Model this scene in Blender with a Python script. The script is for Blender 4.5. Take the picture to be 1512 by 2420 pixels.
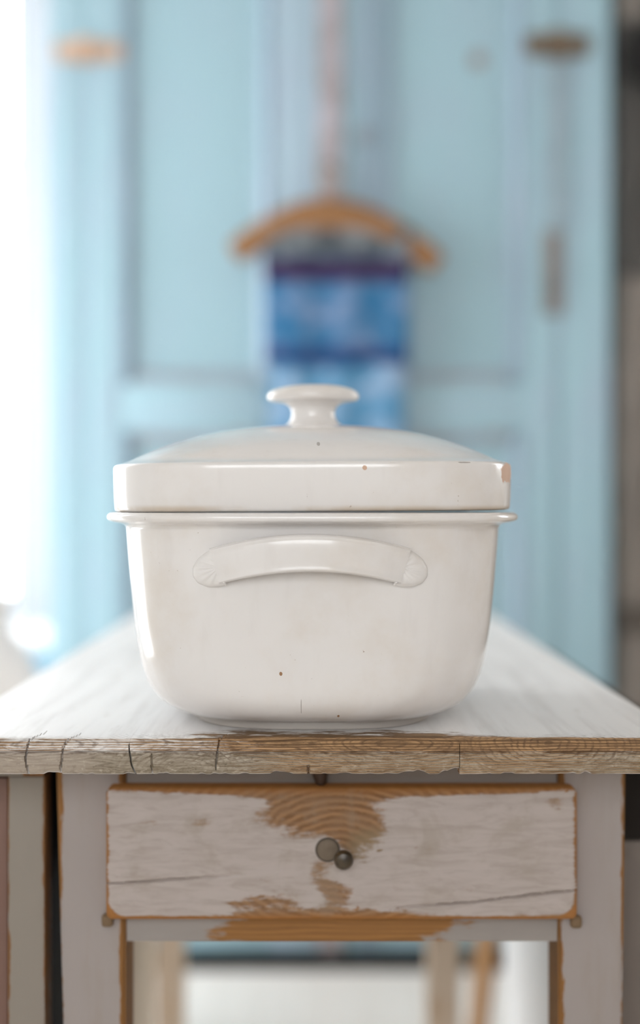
import bpy, bmesh, math, random
from mathutils import Vector, noise as mnoise, Matrix

for o in list(bpy.data.objects):
    bpy.data.objects.remove(o)
SC = bpy.context.scene
COL = SC.collection
random.seed(4)
PI = math.pi

# ------------------------------------------------------------------ camera
F = 3361.0                 # focal length in picture pixels (50 mm on a 36 mm tall frame)
EYE = 0.9056               # camera height
cam = bpy.data.cameras.new('camera')
cam.sensor_fit = 'VERTICAL'
cam.sensor_height = 36.0
cam.lens = 50.0
cam.shift_x = 11.0 / 2420
cam.shift_y = -19.0 / 2420
cam.clip_start = 0.05
cam.dof.use_dof = True
cam.dof.focus_distance = 0.952
cam.dof.aperture_fstop = 1.75
cam_o = bpy.data.objects.new('camera', cam)
cam_o.location = (0, 0, EYE)
cam_o.rotation_euler = (PI / 2, 0, 0)
COL.objects.link(cam_o)
SC.camera = cam_o

# ------------------------------------------------------------------ daylight
SKY = 9.8
world = bpy.data.worlds.new('overcast_sky')
SC.world = world
world.use_nodes = True
bg = world.node_tree.nodes['Background']
bg.inputs[0].default_value = (0.95, 0.977, 1.0, 1)
bg.inputs[1].default_value = SKY

W1 = dict(y0=1.72, y1=2.80, z0=0.06, z1=2.15)     # tall garden window in the left wall
W2 = dict(y0=1.90, y1=2.80, z0=0.95, z1=2.10)     # window in the right wall
W3_FILL = dict(x0=-1.05, x1=0.50, z0=1.08, z1=2.08)     # unseen window added behind the camera for front fill
W4 = dict(x0=-1.00, x1=-0.50, z0=0.615, z1=2.20)    # window in the back wall, left of the wardrobe
XL, XR, YF, YB, ZC = -1.30, 2.10, -1.70, 3.17, 2.60

def portal(name, loc, rot, sx, sy):
    l = bpy.data.lights.new(name, 'AREA')
    l.shape = 'RECTANGLE'
    l.size, l.size_y = sx, sy
    l.cycles.is_portal = True
    o = bpy.data.objects.new(name, l)
    o.location = loc
    o.rotation_euler = rot
    COL.objects.link(o)

portal('sky_portal', (XL - 0.30, (W1['y0'] + W1['y1']) / 2, (W1['z0'] + W1['z1']) / 2), (0, -PI / 2, 0), W1['z1'] - W1['z0'] + .1, W1['y1'] - W1['y0'] + .1)
portal('sky_portal', (XR + 0.20, (W2['y0'] + W2['y1']) / 2, (W2['z0'] + W2['z1']) / 2), (0, PI / 2, 0), W2['z1'] - W2['z0'] + .1, W2['y1'] - W2['y0'] + .1)
portal('sky_portal', ((W3_FILL['x0'] + W3_FILL['x1']) / 2, YF - 0.20, (W3_FILL['z0'] + W3_FILL['z1']) / 2), (PI / 2, 0, 0), W3_FILL['x1'] - W3_FILL['x0'] + .1, W3_FILL['z1'] - W3_FILL['z0'] + .1)
portal('sky_portal', ((W4['x0'] + W4['x1']) / 2, YB + 0.22, (W4['z0'] + W4['z1']) / 2), (-PI / 2, 0, 0), W4['x1'] - W4['x0'] + .1, W4['z1'] - W4['z0'] + .1)

SC.view_settings.view_transform = 'Standard'
SC.view_settings.look = 'None'
SC.view_settings.gamma = 1.0
SC.view_settings.use_curve_mapping = False
SC.view_settings.exposure = 0.0
SC.cycles.max_bounces = 10
SC.cycles.diffuse_bounces = 6
SC.cycles.glossy_bounces = 5
SC.cycles.transparent_max_bounces = 10
SC.cycles.sample_clamp_indirect = 6.0

# ------------------------------------------------------------------ materials
def srgb(r, g, b):
    def f(c):
        c /= 255.0
        return c / 12.92 if c <= 0.04045 else ((c + 0.055) / 1.055) ** 2.4
    return (f(r), f(g), f(b), 1.0)

class Mat:
    def __init__(s, name, rough=0.6, spec=0.5):
        s.m = bpy.data.materials.new(name)
        s.m.use_nodes = True
        s.t = s.m.node_tree
        s.b = s.t.nodes['Principled BSDF']
        s.b.inputs['Roughness'].default_value = rough
        s.b.inputs['Specular IOR Level'].default_value = spec
        s._obj = None
    def node(s, typ, **kw):
        n = s.t.nodes.new(typ)
        for k, v in kw.items():
            setattr(n, k, v)
        return n
    def put(s, sock, v):
        if isinstance(v, bpy.types.NodeSocket):
            s.t.links.new(v, sock)
        else:
            if sock.type == 'RGBA' and len(v) == 3:
                v = (*v, 1)
            sock.default_value = v
    @property
    def co(s):
        if s._obj is None:
            s._obj = s.node('ShaderNodeTexCoord').outputs['Object']
        return s._obj
    def xyz(s):
        n = s.node('ShaderNodeSeparateXYZ')
        s.put(n.inputs[0], s.co)
        return n.outputs
    def scale(s, sx, sy, sz, off=(0, 0, 0)):
        n = s.node('ShaderNodeMapping')
        s.put(n.inputs['Vector'], s.co)
        n.inputs['Scale'].default_value = (sx, sy, sz)
        n.inputs['Location'].default_value = off
        return n.outputs[0]
    def noise(s, vec, scale, detail=4, rough=0.55, dist=0.0):
        n = s.node('ShaderNodeTexNoise')
        s.put(n.inputs['Vector'], vec)
        n.inputs['Scale'].default_value = scale
        n.inputs['Detail'].default_value = detail
        n.inputs['Roughness'].default_value = rough
        n.inputs['Distortion'].default_value = dist
        return n.outputs['Fac']
    def wave(s, vec, scale, dist=2.0, detail=2, dscale=1.0, rings=False, axis='X'):
        n = s.node('ShaderNodeTexWave')
        s.put(n.inputs['Vector'], vec)
        if rings:
            n.wave_type = 'RINGS'
            n.rings_direction = axis
        else:
            n.bands_direction = axis
        n.inputs['Scale'].default_value = scale
        n.inputs['Distortion'].default_value = dist
        n.inputs['Detail'].default_value = detail
        n.inputs['Detail Scale'].default_value = dscale
        return n.outputs['Fac']
    def math(s, op, a, b=0.0, c=0.0):
        n = s.node('ShaderNodeMath', operation=op)
        for i, v in enumerate((a, b, c)):
            s.put(n.inputs[i], v)
        return n.outputs[0]
    def step(s, v, a, b, lo=0.0, hi=1.0):
        n = s.node('ShaderNodeMapRange', interpolation_type='SMOOTHSTEP')
        s.put(n.inputs['Value'], v)
        n.inputs['From Min'].default_value = a
        n.inputs['From Max'].default_value = b
        n.inputs['To Min'].default_value = lo
        n.inputs['To Max'].default_value = hi
        return n.outputs[0]
    def mix(s, f, a, b):
        n = s.node('ShaderNodeMix', data_type='RGBA')
        s.put(n.inputs[0], f)
        s.put(n.inputs[6], a)
        s.put(n.inputs[7], b)
        return n.outputs[2]
    def add(s, *vs):
        r = vs[0]
        for v in vs[1:]:
            r = s.math('ADD', r, v)
        return r
    def blob(s, ax, cx, cz, rx, rz):
        """1 at the centre of an ellipse in the two given coordinates, 0 at its rim and outside"""
        u = s.math('DIVIDE', s.math('SUBTRACT', ax[0], cx), rx)
        v = s.math('DIVIDE', s.math('SUBTRACT', ax[1], cz), rz)
        d = s.math('SQRT', s.add(s.math('MULTIPLY', u, u), s.math('MULTIPLY', v, v)))
        return s.math('MAXIMUM', s.math('SUBTRACT', 1.0, d), 0.0)
    def color(s, c):
        s.put(s.b.inputs['Base Color'], c)
    def rough(s, r):
        s.put(s.b.inputs['Roughness'], r)
    def bump(s, h, strength=0.3, dist=0.001):
        n = s.node('ShaderNodeBump')
        n.inputs['Strength'].default_value = strength
        n.inputs['Distance'].default_value = dist
        s.put(n.inputs['Height'], h)
        s.t.links.new(n.outputs[0], s.b.inputs['Normal'])

def grain_scale(axis, long=2.0, cross=30.0):
    return tuple(long if a == axis else cross for a in 'XYZ')

def painted_wood(name, paint, wood, axis='Z', wear=0.62, soft=0.04, edge=None, extra=None, rough=0.55, dirt=None, dirt_amt=0.35):
    """paint worn off to bare wood; edge=(half sizes, axes, width) wears the edges, extra(mat, xyz) returns more wear"""
    m = Mat(name, rough)
    X = m.xyz()
    n1 = m.noise(m.scale(*grain_scale(axis, 9, 60)), 1.0, 7, 0.68, 0.5)
    n2 = m.noise(m.co, 11.0, 4)
    n3 = m.noise(m.scale(*grain_scale(axis, 90, 300)), 1.0, 4, 0.6)
    w = m.add(m.math('MULTIPLY', n1, 0.75), m.math('MULTIPLY', n2, 0.35), m.math('MULTIPLY', n3, 0.25), -0.175)
    if edge:
        half, axes, width, amt = edge
        es = None
        for h, a in zip(half, axes):
            d = m.math('SUBTRACT', m.math('ABSOLUTE', X['XYZ'.index(a)]), h - width)
            d = m.math('MAXIMUM', m.math('DIVIDE', d, width), 0.0)
            es = d if es is None else m.math('MAXIMUM', es, d)
        w = m.add(w, m.math('MULTIPLY', es, amt))
    if extra:
        w = m.add(w, extra(m, X))
    mask = m.step(w, wear, wear + soft)
    ring = m.wave(m.scale(*grain_scale(axis, 3, 26)), 3.0, 5.0, 3, 1.2, axis='X' if axis != 'X' else 'Z')
    wd = m.mix(ring, tuple(c * 0.62 for c in wood[:3]), wood)
    wd = m.mix(m.step(n1, 0.35, 0.7), wd, tuple(c * 0.8 for c in wood[:3]))
    pn = m.noise(m.scale(*grain_scale(axis, 5, 30)), 1.0, 5, 0.65)
    dk = dirt or tuple(c * 0.72 for c in paint[:3])
    pc = m.mix(m.math('MULTIPLY', m.step(pn, 0.42, 0.72), dirt_amt), paint, dk)
    m.color(m.mix(mask, pc, wd))
    m.rough(m.step(mask, 0, 1, rough, 0.75))
    m.bump(m.add(m.math('MULTIPLY', mask, -1.2), m.math('MULTIPLY', n1, 0.8)), 0.35, 0.0008)
    return m.m

def plain(name, col, rough=0.6, spec=0.5, var=0.12, scale=6.0, bump=0.1, metallic=0.0):
    m = Mat(name, rough, spec)
    n = m.noise(m.co, scale, 5)
    m.color(m.mix(m.math('MULTIPLY', m.step(n, 0.3, 0.75), 1.0), col, tuple(c * (1 - var * 2) for c in col[:3])))
    m.bump(m.noise(m.co, scale * 12, 3), bump, 0.001)
    m.b.inputs['Metallic'].default_value = metallic
    return m.m

# ------------------------------------------------------------------ objects
ORG = {}

def thing(name, label, cat, loc, group=None, kind=None):
    o = bpy.data.objects.new(name, None)
    o.empty_display_size = 0.05
    COL.objects.link(o)
    o.location = loc
    ORG[o.name] = Vector(loc)
    tag(o, label, cat, group, kind)
    return o

def tag(o, label=None, cat=None, group=None, kind=None):
    if label: o['label'] = label
    if cat: o['category'] = cat
    if group: o['group'] = group
    if kind: o['kind'] = kind
    return o

def obj(name, bm, mat, parent=None, origin=None, smooth=True, label=None):
    """link a bmesh given in world coordinates as one mesh object"""
    bmesh.ops.recalc_face_normals(bm, faces=bm.faces)
    lo = Vector((min(v.co[i] for v in bm.verts) for i in range(3)))
    hi = Vector((max(v.co[i] for v in bm.verts) for i in range(3)))
    org = Vector(origin) if origin is not None else (lo + hi) / 2
    bmesh.ops.translate(bm, verts=bm.verts, vec=-org)
    me = bpy.data.meshes.new(name)
    bm.to_mesh(me)
    bm.free()
    me.materials.append(mat)
    if smooth:
        me.polygons.foreach_set('use_smooth', [True] * len(me.polygons))
        me.set_sharp_from_angle(angle=math.radians(38))
    o = bpy.data.objects.new(name, me)
    COL.objects.link(o)
    if parent is not None:
        o.parent = parent
        o.location = org - ORG[parent.name]
    else:
        o.location = org
    ORG[o.name] = org
    if label: o['label'] = label
    return o

def struct(name, bm, mat, parent=None, smooth=True, origin=None):
    o = obj(name, bm, mat, parent, smooth=smooth, origin=origin)
    if parent is None:
        o['kind'] = 'structure'
    return o

def add_box(bm, x0, x1, y0, y1, z0, z1, bev=0.0, seg=2):
    vs = [bm.verts.new((x, y, z)) for x in (x0, x1) for y in (y0, y1) for z in (z0, z1)]
    q = [(0, 1, 3, 2), (4, 6, 7, 5), (0, 4, 5, 1), (2, 3, 7, 6), (0, 2, 6, 4), (1, 5, 7, 3)]
    fs = [bm.faces.new([vs[i] for i in f]) for f in q]
    if bev > 0:
        es = list({e for f in fs for e in f.edges})
        bmesh.ops.bevel(bm, geom=es, offset=bev, segments=seg, affect='EDGES', profile=0.6)

def box(*a, **k):
    bm = bmesh.new()
    add_box(bm, *a, **k)
    return bm

def add_prism(bm, pts0, pts1):
    """two matching polygons joined into a solid"""
    a = [bm.verts.new(p) for p in pts0]
    b = [bm.verts.new(p) for p in pts1]
    n = len(a)
    for i in range(n):
        bm.faces.new((a[i], a[(i + 1) % n], b[(i + 1) % n], b[i]))
    bm.faces.new(a[::-1])
    bm.faces.new(b)

def add_tube(bm, pts, radii, seg=12, flat=1.0, updir=None):
    pts = [Vector(p) for p in pts]
    if not hasattr(radii, '__len__'):
        radii = [radii] * len(pts)
    rings = []
    ref = Vector(updir) if updir else Vector((0, 1, 0))
    for i, p in enumerate(pts):
        t = (pts[min(i + 1, len(pts) - 1)] - pts[max(i - 1, 0)]).normalized()
        u = ref - t * ref.dot(t)
        if u.length < 1e-4:
            u = Vector((1, 0, 0)) - t * t.x
        u.normalize()
        w = t.cross(u)
        rings.append([bm.verts.new(p + (u * math.cos(2 * PI * k / seg) * flat + w * math.sin(2 * PI * k / seg)) * radii[i]) for k in range(seg)])
    for a, b in zip(rings, rings[1:]):
        for k in range(seg):
            bm.faces.new((a[k], a[(k + 1) % seg], b[(k + 1) % seg], b[k]))
    bm.faces.new(rings[0][::-1])
    bm.faces.new(rings[-1])

def catmull(pts, sub=5):
    out = []
    n = len(pts)
    for i in range(n - 1):
        p0, p1, p2, p3 = pts[max(i - 1, 0)], pts[i], pts[i + 1], pts[min(i + 2, n - 1)]
        for k in range(sub):
            t = k / sub
            out.append(tuple(0.5 * ((2 * b) + (-a + c) * t + (2 * a - 5 * b + 4 * c - d) * t * t + (-a + 3 * b - 3 * c + d) * t ** 3)
                             for a, b, c, d in zip(p0, p1, p2, p3)))
    out.append(tuple(pts[-1]))
    return out

def add_loft(bm, c, rings, seg=160, flip=False):
    """rings of (half width, half length, height, superellipse power) about the axis at c"""
    prev = None
    for a, b, z, n in rings:
        if a < 1e-5:
            v = bm.verts.new((c[0], c[1], c[2] + z))
            cur = [v]
        else:
            cur = []
            for k in range(seg):
                th = 2 * PI * k / seg
                ct, st = math.cos(th), math.sin(th)
                r = 1.0 / ((abs(ct) / a) ** n + (abs(st) / b) ** n) ** (1.0 / n)
                cur.append(bm.verts.new((c[0] + r * ct, c[1] + r * st, c[2] + z)))
        if prev is not None:
            if len(prev) == 1 and len(cur) > 1:
                for k in range(seg):
                    bm.faces.new((prev[0], cur[k], cur[(k + 1) % seg]))
            elif len(cur) == 1 and len(prev) > 1:
                for k in range(seg):
                    bm.faces.new((cur[0], prev[(k + 1) % seg], prev[k]))
            elif len(cur) > 1:
                for k in range(seg):
                    bm.faces.new((prev[k], prev[(k + 1) % seg], cur[(k + 1) % seg], cur[k]))
        prev = cur

def loft(c, rings, seg=160):
    bm = bmesh.new()
    add_loft(bm, c, rings, seg)
    return bm

def at(px, py, d):
    """measured picture position at a known depth, in metres"""
    return Vector(((px - 745.0) / F * d, d, EYE - (py - 1191.0) / F * d))

# ------------------------------------------------------------------ room shell
wall_m = plain('white_limewash', (0.86, 0.86, 0.85), 0.85, 0.2, 0.03, 3.0, 0.25)
ceil_m = plain('pale_wood_ceiling', (0.58, 0.54, 0.50), 0.9, 0.2, 0.03)
warm_m = plain('warm_beige_wall', (0.67, 0.625, 0.585), 0.85, 0.2, 0.03)
trim_m = plain('white_gloss_trim', (0.82, 0.82, 0.81), 0.4, 0.5, 0.03)

mf = Mat('whitewashed_floor', 0.42)
Xf = mf.xyz()
fb = mf.noise(mf.scale(40, 2.5, 1), 1.0, 5)
seam = mf.math('ABSOLUTE', mf.math('SUBTRACT', mf.math('FRACT', mf.math('DIVIDE', Xf[0], 0.14)), 0.5))
mf.color(mf.mix(mf.math('MULTIPLY', mf.step(fb, 0.35, 0.75), 0.5), (0.86, 0.82, 0.77), (0.76, 0.71, 0.65)))
mf.bump(mf.add(mf.math('MULTIPLY', mf.step(seam, 0.485, 0.5), -1.0), mf.math('MULTIPLY', fb, 0.2)), 0.4, 0.002)
struct('floor', box(XL - .2, XR + .2, YF - .2, YB + .2, -0.12, 0.0), mf.m, smooth=False)
struct('ceiling', box(XL - .2, XR + .2, YF - .2, YB + .2, ZC, ZC + 0.12), ceil_m, smooth=False)

def holed(axis, w0, w1, u0, u1, hole):
    bm = bmesh.new()
    a, b, z0, z1 = hole
    for (p, q, r, t) in ((u0, a, 0, ZC), (b, u1, 0, ZC), (a, b, 0, z0), (a, b, z1, ZC)):
        if axis == 'x':
            add_box(bm, w0, w1, p, q, r, t)
        else:
            add_box(bm, p, q, w0, w1, r, t)
    return bm

struct('wall_left', holed('x', XL - .25, XL, YF, YB, (W1['y0'], W1['y1'], W1['z0'], W1['z1'])), wall_m, smooth=False)
struct('wall_right', holed('x', XR, XR + .15, YF, YB, (W2['y0'], W2['y1'], W2['z0'], W2['z1'])), warm_m, smooth=False)
struct('wall_back', holed('y', YB, YB + .18, XL - .25, XR + .15, (W4['x0'], W4['x1'], W4['z0'], W4['z1'])), wall_m, smooth=False)
struct('wall_front', holed('y', YF - .15, YF, XL - .25, XR + .15, (W3_FILL['x0'], W3_FILL['x1'], W3_FILL['z0'], W3_FILL['z1'])), warm_m, smooth=False)

mg = Mat('window_glass', 0.02)
tr = mg.node('ShaderNodeBsdfTransparent')
gl = mg.node('ShaderNodeBsdfGlossy')
gl.inputs['Roughness'].default_value = 0.02
mx = mg.node('ShaderNodeMixShader')
mx.inputs[0].default_value = 0.06
mg.t.links.new(tr.outputs[0], mx.inputs[1])
mg.t.links.new(gl.outputs[0], mx.inputs[2])
mg.t.links.new(mx.outputs[0], mg.t.nodes['Material Output'].inputs[0])

def window(n, axis, c, lo, hi, z0, z1, inner):
    """casement window: frame, mullion, glazing bars and panes; c = middle of the wall, inner = room side direction"""
    def bx(bm, u0, u1, d0, d1, r, t, bev=0.003):
        if axis == 'x':
            add_box(bm, c + d0, c + d1, u0, u1, r, t, bev)
        else:
            add_box(bm, u0, u1, c + d0, c + d1, r, t, bev)
    bm = bmesh.new()
    f = 0.05
    e = 0.0005
    bx(bm, lo + e, lo + f, -.03, .03, z0 + e, z1 - e)
    bx(bm, hi - f, hi - e, -.03, .03, z0 + e, z1 - e)
    bx(bm, lo + f, hi - f, -.03, .03, z0 + e, z0 + f)
    bx(bm, lo + f, hi - f, -.03, .03, z1 - f, z1 - e)
    fr = struct('window_%d' % n, bm, trim_m)
    mid = (lo + hi) / 2
    bm = bmesh.new()
    bx(bm, mid - .03, mid + .03, -.025, .025, z0 + f, z1 - f)
    obj('mullion', bm, trim_m, fr)
    zb = z0 + (z1 - z0) * .68
    for u0, u1 in ((lo + f, mid - .03), (mid + .03, hi - f)):
        bm = bmesh.new()
        bx(bm, u0, u1, -.012, .012, zb - .014, zb + .014, .002)
        obj('glazing_bar', bm, trim_m, fr)
        for r, t in ((z0 + f, zb - .014), (zb + .014, z1 - f)):
            bm = bmesh.new()
            bx(bm, u0, u1, -.002, .002, r, t, 0)
            obj('pane', bm, mg.m, fr, smooth=False)
    return fr

w1 = window(1, 'x', XL - .19, W1['y0'], W1['y1'], W1['z0'], W1['z1'], 1)
window(2, 'x', XR + .10, W2['y0'], W2['y1'], W2['z0'], W2['z1'], -1)
window(3, 'y', YF - .10, W3_FILL['x0'], W3_FILL['x1'], W3_FILL['z0'], W3_FILL['z1'], 1)  # added unseen window for front fill
w4 = window(4, 'y', YB + .13, W4['x0'], W4['x1'], W4['z0'], W4['z1'], -1)
obj('window_sill', box(W4['x0'] - .04, W4['x1'] + .04, YB - .03, YB + .095, W4['z0'] - .028, W4['z0'] - .0005, bev=.006), trim_m, w4)
obj('window_sill', box(XL - .155, XL + .035, W1['y0'] - .04, W1['y1'] + .04, W1['z0'] - .028, W1['z0'] - .0005, bev=.006), trim_m, w1)
struct('sill_shade_board', box(XL + .02, -.47, YB - .012, YB - .0005, .1005, W4['z0'] - .0285, bev=.003), plain('pale_blue_sill_shade', srgb(140, 172, 190), .6, .3, .05))  # shade on the wall below the sill, put in as a pale blue board
struct('baseboard_back', box(XL, XR, YB - .016, YB - .0005, 0.0005, .10, bev=.004), trim_m)
struct('baseboard_left', box(XL + .0005, XL + .016, YF, YB - .017, 0.0005, .10, bev=.004), trim_m)

# ------------------------------------------------------------------ blue wardrobe
D = 2.77
blue = srgb(152, 184, 195)
mould_c = srgb(176, 186, 196)
woodw = (0.30, 0.20, 0.13, 1)
def blue_paint(name, axis='Z', wear=0.70, paint=blue, extra=None, amt=0.55):
    return painted_wood(name, paint, srgb(154, 141, 136), axis, wear, 0.16, extra=extra, rough=0.5,
                        dirt=srgb(160, 172, 192), dirt_amt=amt)
blue_m = blue_paint('blue_paint')
blue_h = blue_paint('blue_paint_across', 'X')
lav_m = blue_paint('faded_blue_paint', paint=srgb(160, 184, 198))
mould_m = blue_paint('worn_moulding_paint', wear=0.60, paint=srgb(134, 156, 170))
mould_h = blue_paint('worn_moulding_paint_across', 'X', wear=0.50, paint=srgb(154, 168, 178))
astr_m = blue_paint('worn_pink_wood', wear=0.44, paint=srgb(178, 170, 176))
dark_m = plain('dark_plinth', (0.006, 0.006, 0.006), 0.8, .1)
rust_m = plain('rusty_brass', srgb(206, 176, 152), 0.55, 0.4, 0.22, 30, 0.3)
rust_d = plain('dark_rusty_iron', srgb(122, 106, 88), 0.6, 0.4, 0.25, 30, 0.3)

def wx(px): return (px - 745.0) / F * D
def wz(py): return EYE - (py - 1191.0) / F * D

ward = thing('wardrobe', 'tall pale blue painted wardrobe with two panelled doors behind the table', 'wardrobe', (0.03, D + .2, 0))
x0, x1 = wx(115), wx(1442)
TOP = 2.12
PL = wz(2250)
seamL, seamR = wx(205), wx(1318)
Yd = D                                   # door front plane
Yp = D + .014                            # recessed panel plane
Yc = D + .004                            # carcass front plane
obj('side_panel', box(x0, x0 + .02, Yc + .022, D + .32, PL, TOP), blue_m, ward)
obj('side_panel', box(x1 - .02, x1, Yc + .022, D + .32, PL, TOP), blue_m, ward)
obj('back_panel', box(x0 + .021, x1 - .021, D + .305, D + .32, PL, TOP), blue_m, ward)
obj('bottom_board', box(x0 + .021, x1 - .021, Yc + .03, D + .304, PL, PL + .02), blue_h, ward)
obj('plinth', box(x0 + .004, x1 - .004, D - .012, D + .30, 0.0005, PL - .0005), dark_m, ward, label='dark plinth along the floor')
obj('cornice', box(x0 - .02, x1 + .02, D - .03, D + .325, TOP + .0005, TOP + .07, bev=.012), blue_h, ward)
bm = bmesh.new()
add_box(bm, x0, seamL - .0015, Yc, Yc + .022, PL, TOP, .003)
obj('front_post', bm, blue_m, ward)
bm = bmesh.new()
add_box(bm, seamR + .0015, x1, Yc, Yc + .022, PL, TOP, .004)
obj('front_post', bm, blue_m, ward)

Z_TOPRAIL = wz(-70)
Z_LOCK0, Z_LOCK1 = wz(1018), wz(905)     # rail between the upper and lower panel
Z_BOT = wz(2110)
ZD0, ZD1 = PL + .004, TOP - .004

def panel_door(xa, xb, pa, pb, spots=()):
    """door leaf from xa to xb whose panels span pa..pb"""
    ma, mb = .026, .026
    bm = bmesh.new()
    add_box(bm, xa, pa, Yd, Yd + .024, ZD0, ZD1, .002)
    dr = obj('door', bm, blue_m, ward)
    obj('stile', box(pb, xb, Yd, Yd + .024, ZD0, ZD1, bev=.002), lav_m if xa < 0 else blue_m, dr)
    for a, b in ((ZD0, Z_BOT), (Z_LOCK0, Z_LOCK1), (Z_TOPRAIL, ZD1)):
        obj('rail', box(pa + .0002, pb - .0002, Yd + .0005, Yd + .024, a, b, bev=.002), blue_h, dr)
    for a, b in ((Z_BOT, Z_LOCK0), (Z_LOCK1, Z_TOPRAIL)):
        obj('panel', box(pa, pb, Yp, Yp + .009, a, b), panel_m[xa < 0], dr, origin=(pa, Yp, a))
        for s in (0, 1):                 # upright mouldings, sloping down to the panel
            u0, u1 = (pa, pa + ma) if s == 0 else (pb, pb - mb)
            bm = bmesh.new()
            prof = [(u0, Yd - .003), (u0 + (u1 - u0) * .3, Yd - .005), (u0 + (u1 - u0) * .55, Yd + .004), (u1, Yp - .002), (u1, Yp), (u0, Yp)]
            add_prism(bm, [(p, q, a + .001) for p, q in prof], [(p, q, b - .001) for p, q in prof])
            obj('moulding', bm, mould_m, dr)
        for v0, v1 in ((a, a + ma), (b, b - ma)):
            bm = bmesh.new()
            prof = [(v0, Yd - .002), (v0 + (v1 - v0) * .3, Yd - .004), (v0 + (v1 - v0) * .55, Yd + .004), (v1, Yp - .002), (v1, Yp), (v0, Yp)]
            add_prism(bm, [(pa + ma, q, p) for p, q in prof], [(pb - mb, q, p) for p, q in prof])
            obj('moulding', bm, mould_h, dr)
    return dr

def spots_panel(m, X):
    z0 = Z_LOCK1
    p = wx(900)
    s = m.add(m.math('MULTIPLY', m.step(m.blob((X[0], X[2]), wx(1130) - p, wz(135) - z0, .028, .028), 0.1, 0.6), 0.5),
              m.math('MULTIPLY', m.step(m.blob((X[0], X[2]), wx(995) - p, wz(340) - z0, .028, .028), 0.1, 0.6), 0.2))
    return s
panel_m = {True: blue_paint('blue_panel_paint', wear=0.8, amt=0.2), False: blue_paint('blue_panel_paint_spotted', wear=0.78, extra=spots_panel, amt=0.3)}
dl = panel_door(seamL + .001, wx(779), wx(285), wx(640))
dr = panel_door(wx(781), seamR - .001, wx(900), wx(1235))
obj('closing_strip', box(wx(752), wx(808), Yd - .012, Yd - .0002, ZD0, ZD1, bev=.004), astr_m, dl, label='worn brown strip down the meeting edge')
obj('bead', box(wx(848), wx(888), Yd - .006, Yd - .0002, ZD0, ZD1, bev=.0029), mould_m, dr, label='faded grey bead')
def butterfly(parent, px0, px1, py0, py1, knuckle, mats, yb):
    cz = wz((py0 + py1) / 2)
    h = abs(wz(py0) - wz(py1)) / 2
    c = wx(knuckle)
    pts = []
    xs = (wx(px0), c, wx(px1))
    out = [(xs[0], .55), (xs[0] + .012, .8), (c - .03, .75), (c - .012, 1.0), (c + .012, 1.0), (c + .03, .75), (xs[2] - .012, .8), (xs[2], .55)]
    ring = [(x, cz + k * h) for x, k in out] + [(x, cz - k * h) for x, k in reversed(out)]
    bm = bmesh.new()
    add_prism(bm, [(x, yb - .004, z) for x, z in ring], [(x, yb - .0003, z) for x, z in ring])
    for sx in (-.045, -.03, .03, .045):
        add_loft(bm, (c + sx, yb - .004, cz), [(0.003, 0.003, -.003, 2), (.003, .003, .003, 2), (0, 0, .003, 2)], 8)
    add_tube(bm, [(c, yb - .008, cz - h), (c, yb - .008, cz + h)], .007, 12)
    obj('hinge', bm, mats, parent)
butterfly(dl, 128, 292, 92, 152, 205, rust_m, Yd)
butterfly(dr, 1240, 1394, 72, 142, 1318, rust_d, Yd)
bm = bmesh.new()
add_box(bm, wx(1283), wx(1328), Yd - .005, Yd - .0003, wz(745), wz(545), .002)
add_loft(bm, (wx(1303), Yd - .012, wz(640)), [(0, 0, -.012, 2), (.009, .009, -.008, 2), (.011, .009, 0, 2), (.009, .009, .008, 2), (0, 0, .012, 2)], 16)
obj('lock_plate', bm, plain('brown_lock_plate', srgb(140, 134, 130), 0.6, 0.3, 0.2, 20), dr, label='dull brown lock plate')
bm = bmesh.new()
add_box(bm, wx(1296), wx(1336), Yd - .006, Yd - .0003, wz(540), wz(146), .002)
obj('bolt_rod', bm, plain('grey_bolt_paint', srgb(150, 168, 178), 0.55, 0.4, 0.12, 20), dr, label='long grey surface bolt')
bm = bmesh.new()
add_loft(bm, (wx(860), Yd - .007, wz(325)), [(.016, .005, -.016, 2), (.0165, .006, 0, 2), (.016, .005, .016, 2), (0, 0, .016, 2)], 16)
obj('button', bm, plain('grey_button', srgb(136, 146, 156), 0.6), dr)

# ------------------------------------------------------------------ hanger and cloths
Yh = D - .030
def hx(px): return (px - 745.0) / F * Yh
def hz(py): return EYE - (py - 1191.0) / F * Yh
hang = thing('clothes_hanger', 'curved brown wooden hanger hooked on the blue wardrobe', 'hanger', (hx(775), Yh, hz(500)))
wood_h = Mat('hanger_wood', 0.45)
wood_h.color(wood_h.mix(wood_h.wave(wood_h.scale(8, 40, 60), 2, 4, 3, axis='Z'), srgb(158, 114, 70), srgb(118, 78, 42)))
def arm(pts, r):
    bm = bmesh.new()
    ps = catmull([(hx(a), Yh - .002, hz(b)) for a, b in pts], 6)
    n = len(ps)
    add_tube(bm, ps, [r * (1.05 - .35 * i / (n - 1)) * (0.55 if i in (0, n - 1) else 1) for i in range(n)], 14, flat=.5)
    return bm
obj('hanger_arm', arm([(790, 508), (720, 514), (650, 541), (595, 572), (552, 600)], .033), wood_h.m, hang)
obj('hanger_arm', arm([(760, 508), (840, 517), (915, 546), (980, 585), (1034, 628)], .033), wood_h.m, hang)
bm = bmesh.new()
add_tube(bm, [(hx(610), Yh, hz(566)), (hx(775), Yh, hz(563)), (hx(966), Yh, hz(572))], .006, 12)
obj('hanger_bar', bm, wood_h.m, hang)
bm = bmesh.new()
hk = [(hx(775), Yh, hz(498)), (hx(775), Yh, hz(455)), (hx(773), Yh, hz(432)), (hx(762), Yh, hz(415)), (hx(766), Yh, hz(395)), (hx(782), Yh, hz(388)), (hx(794), Yh, hz(402)), (hx(792), Yh, hz(420))]
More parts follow.
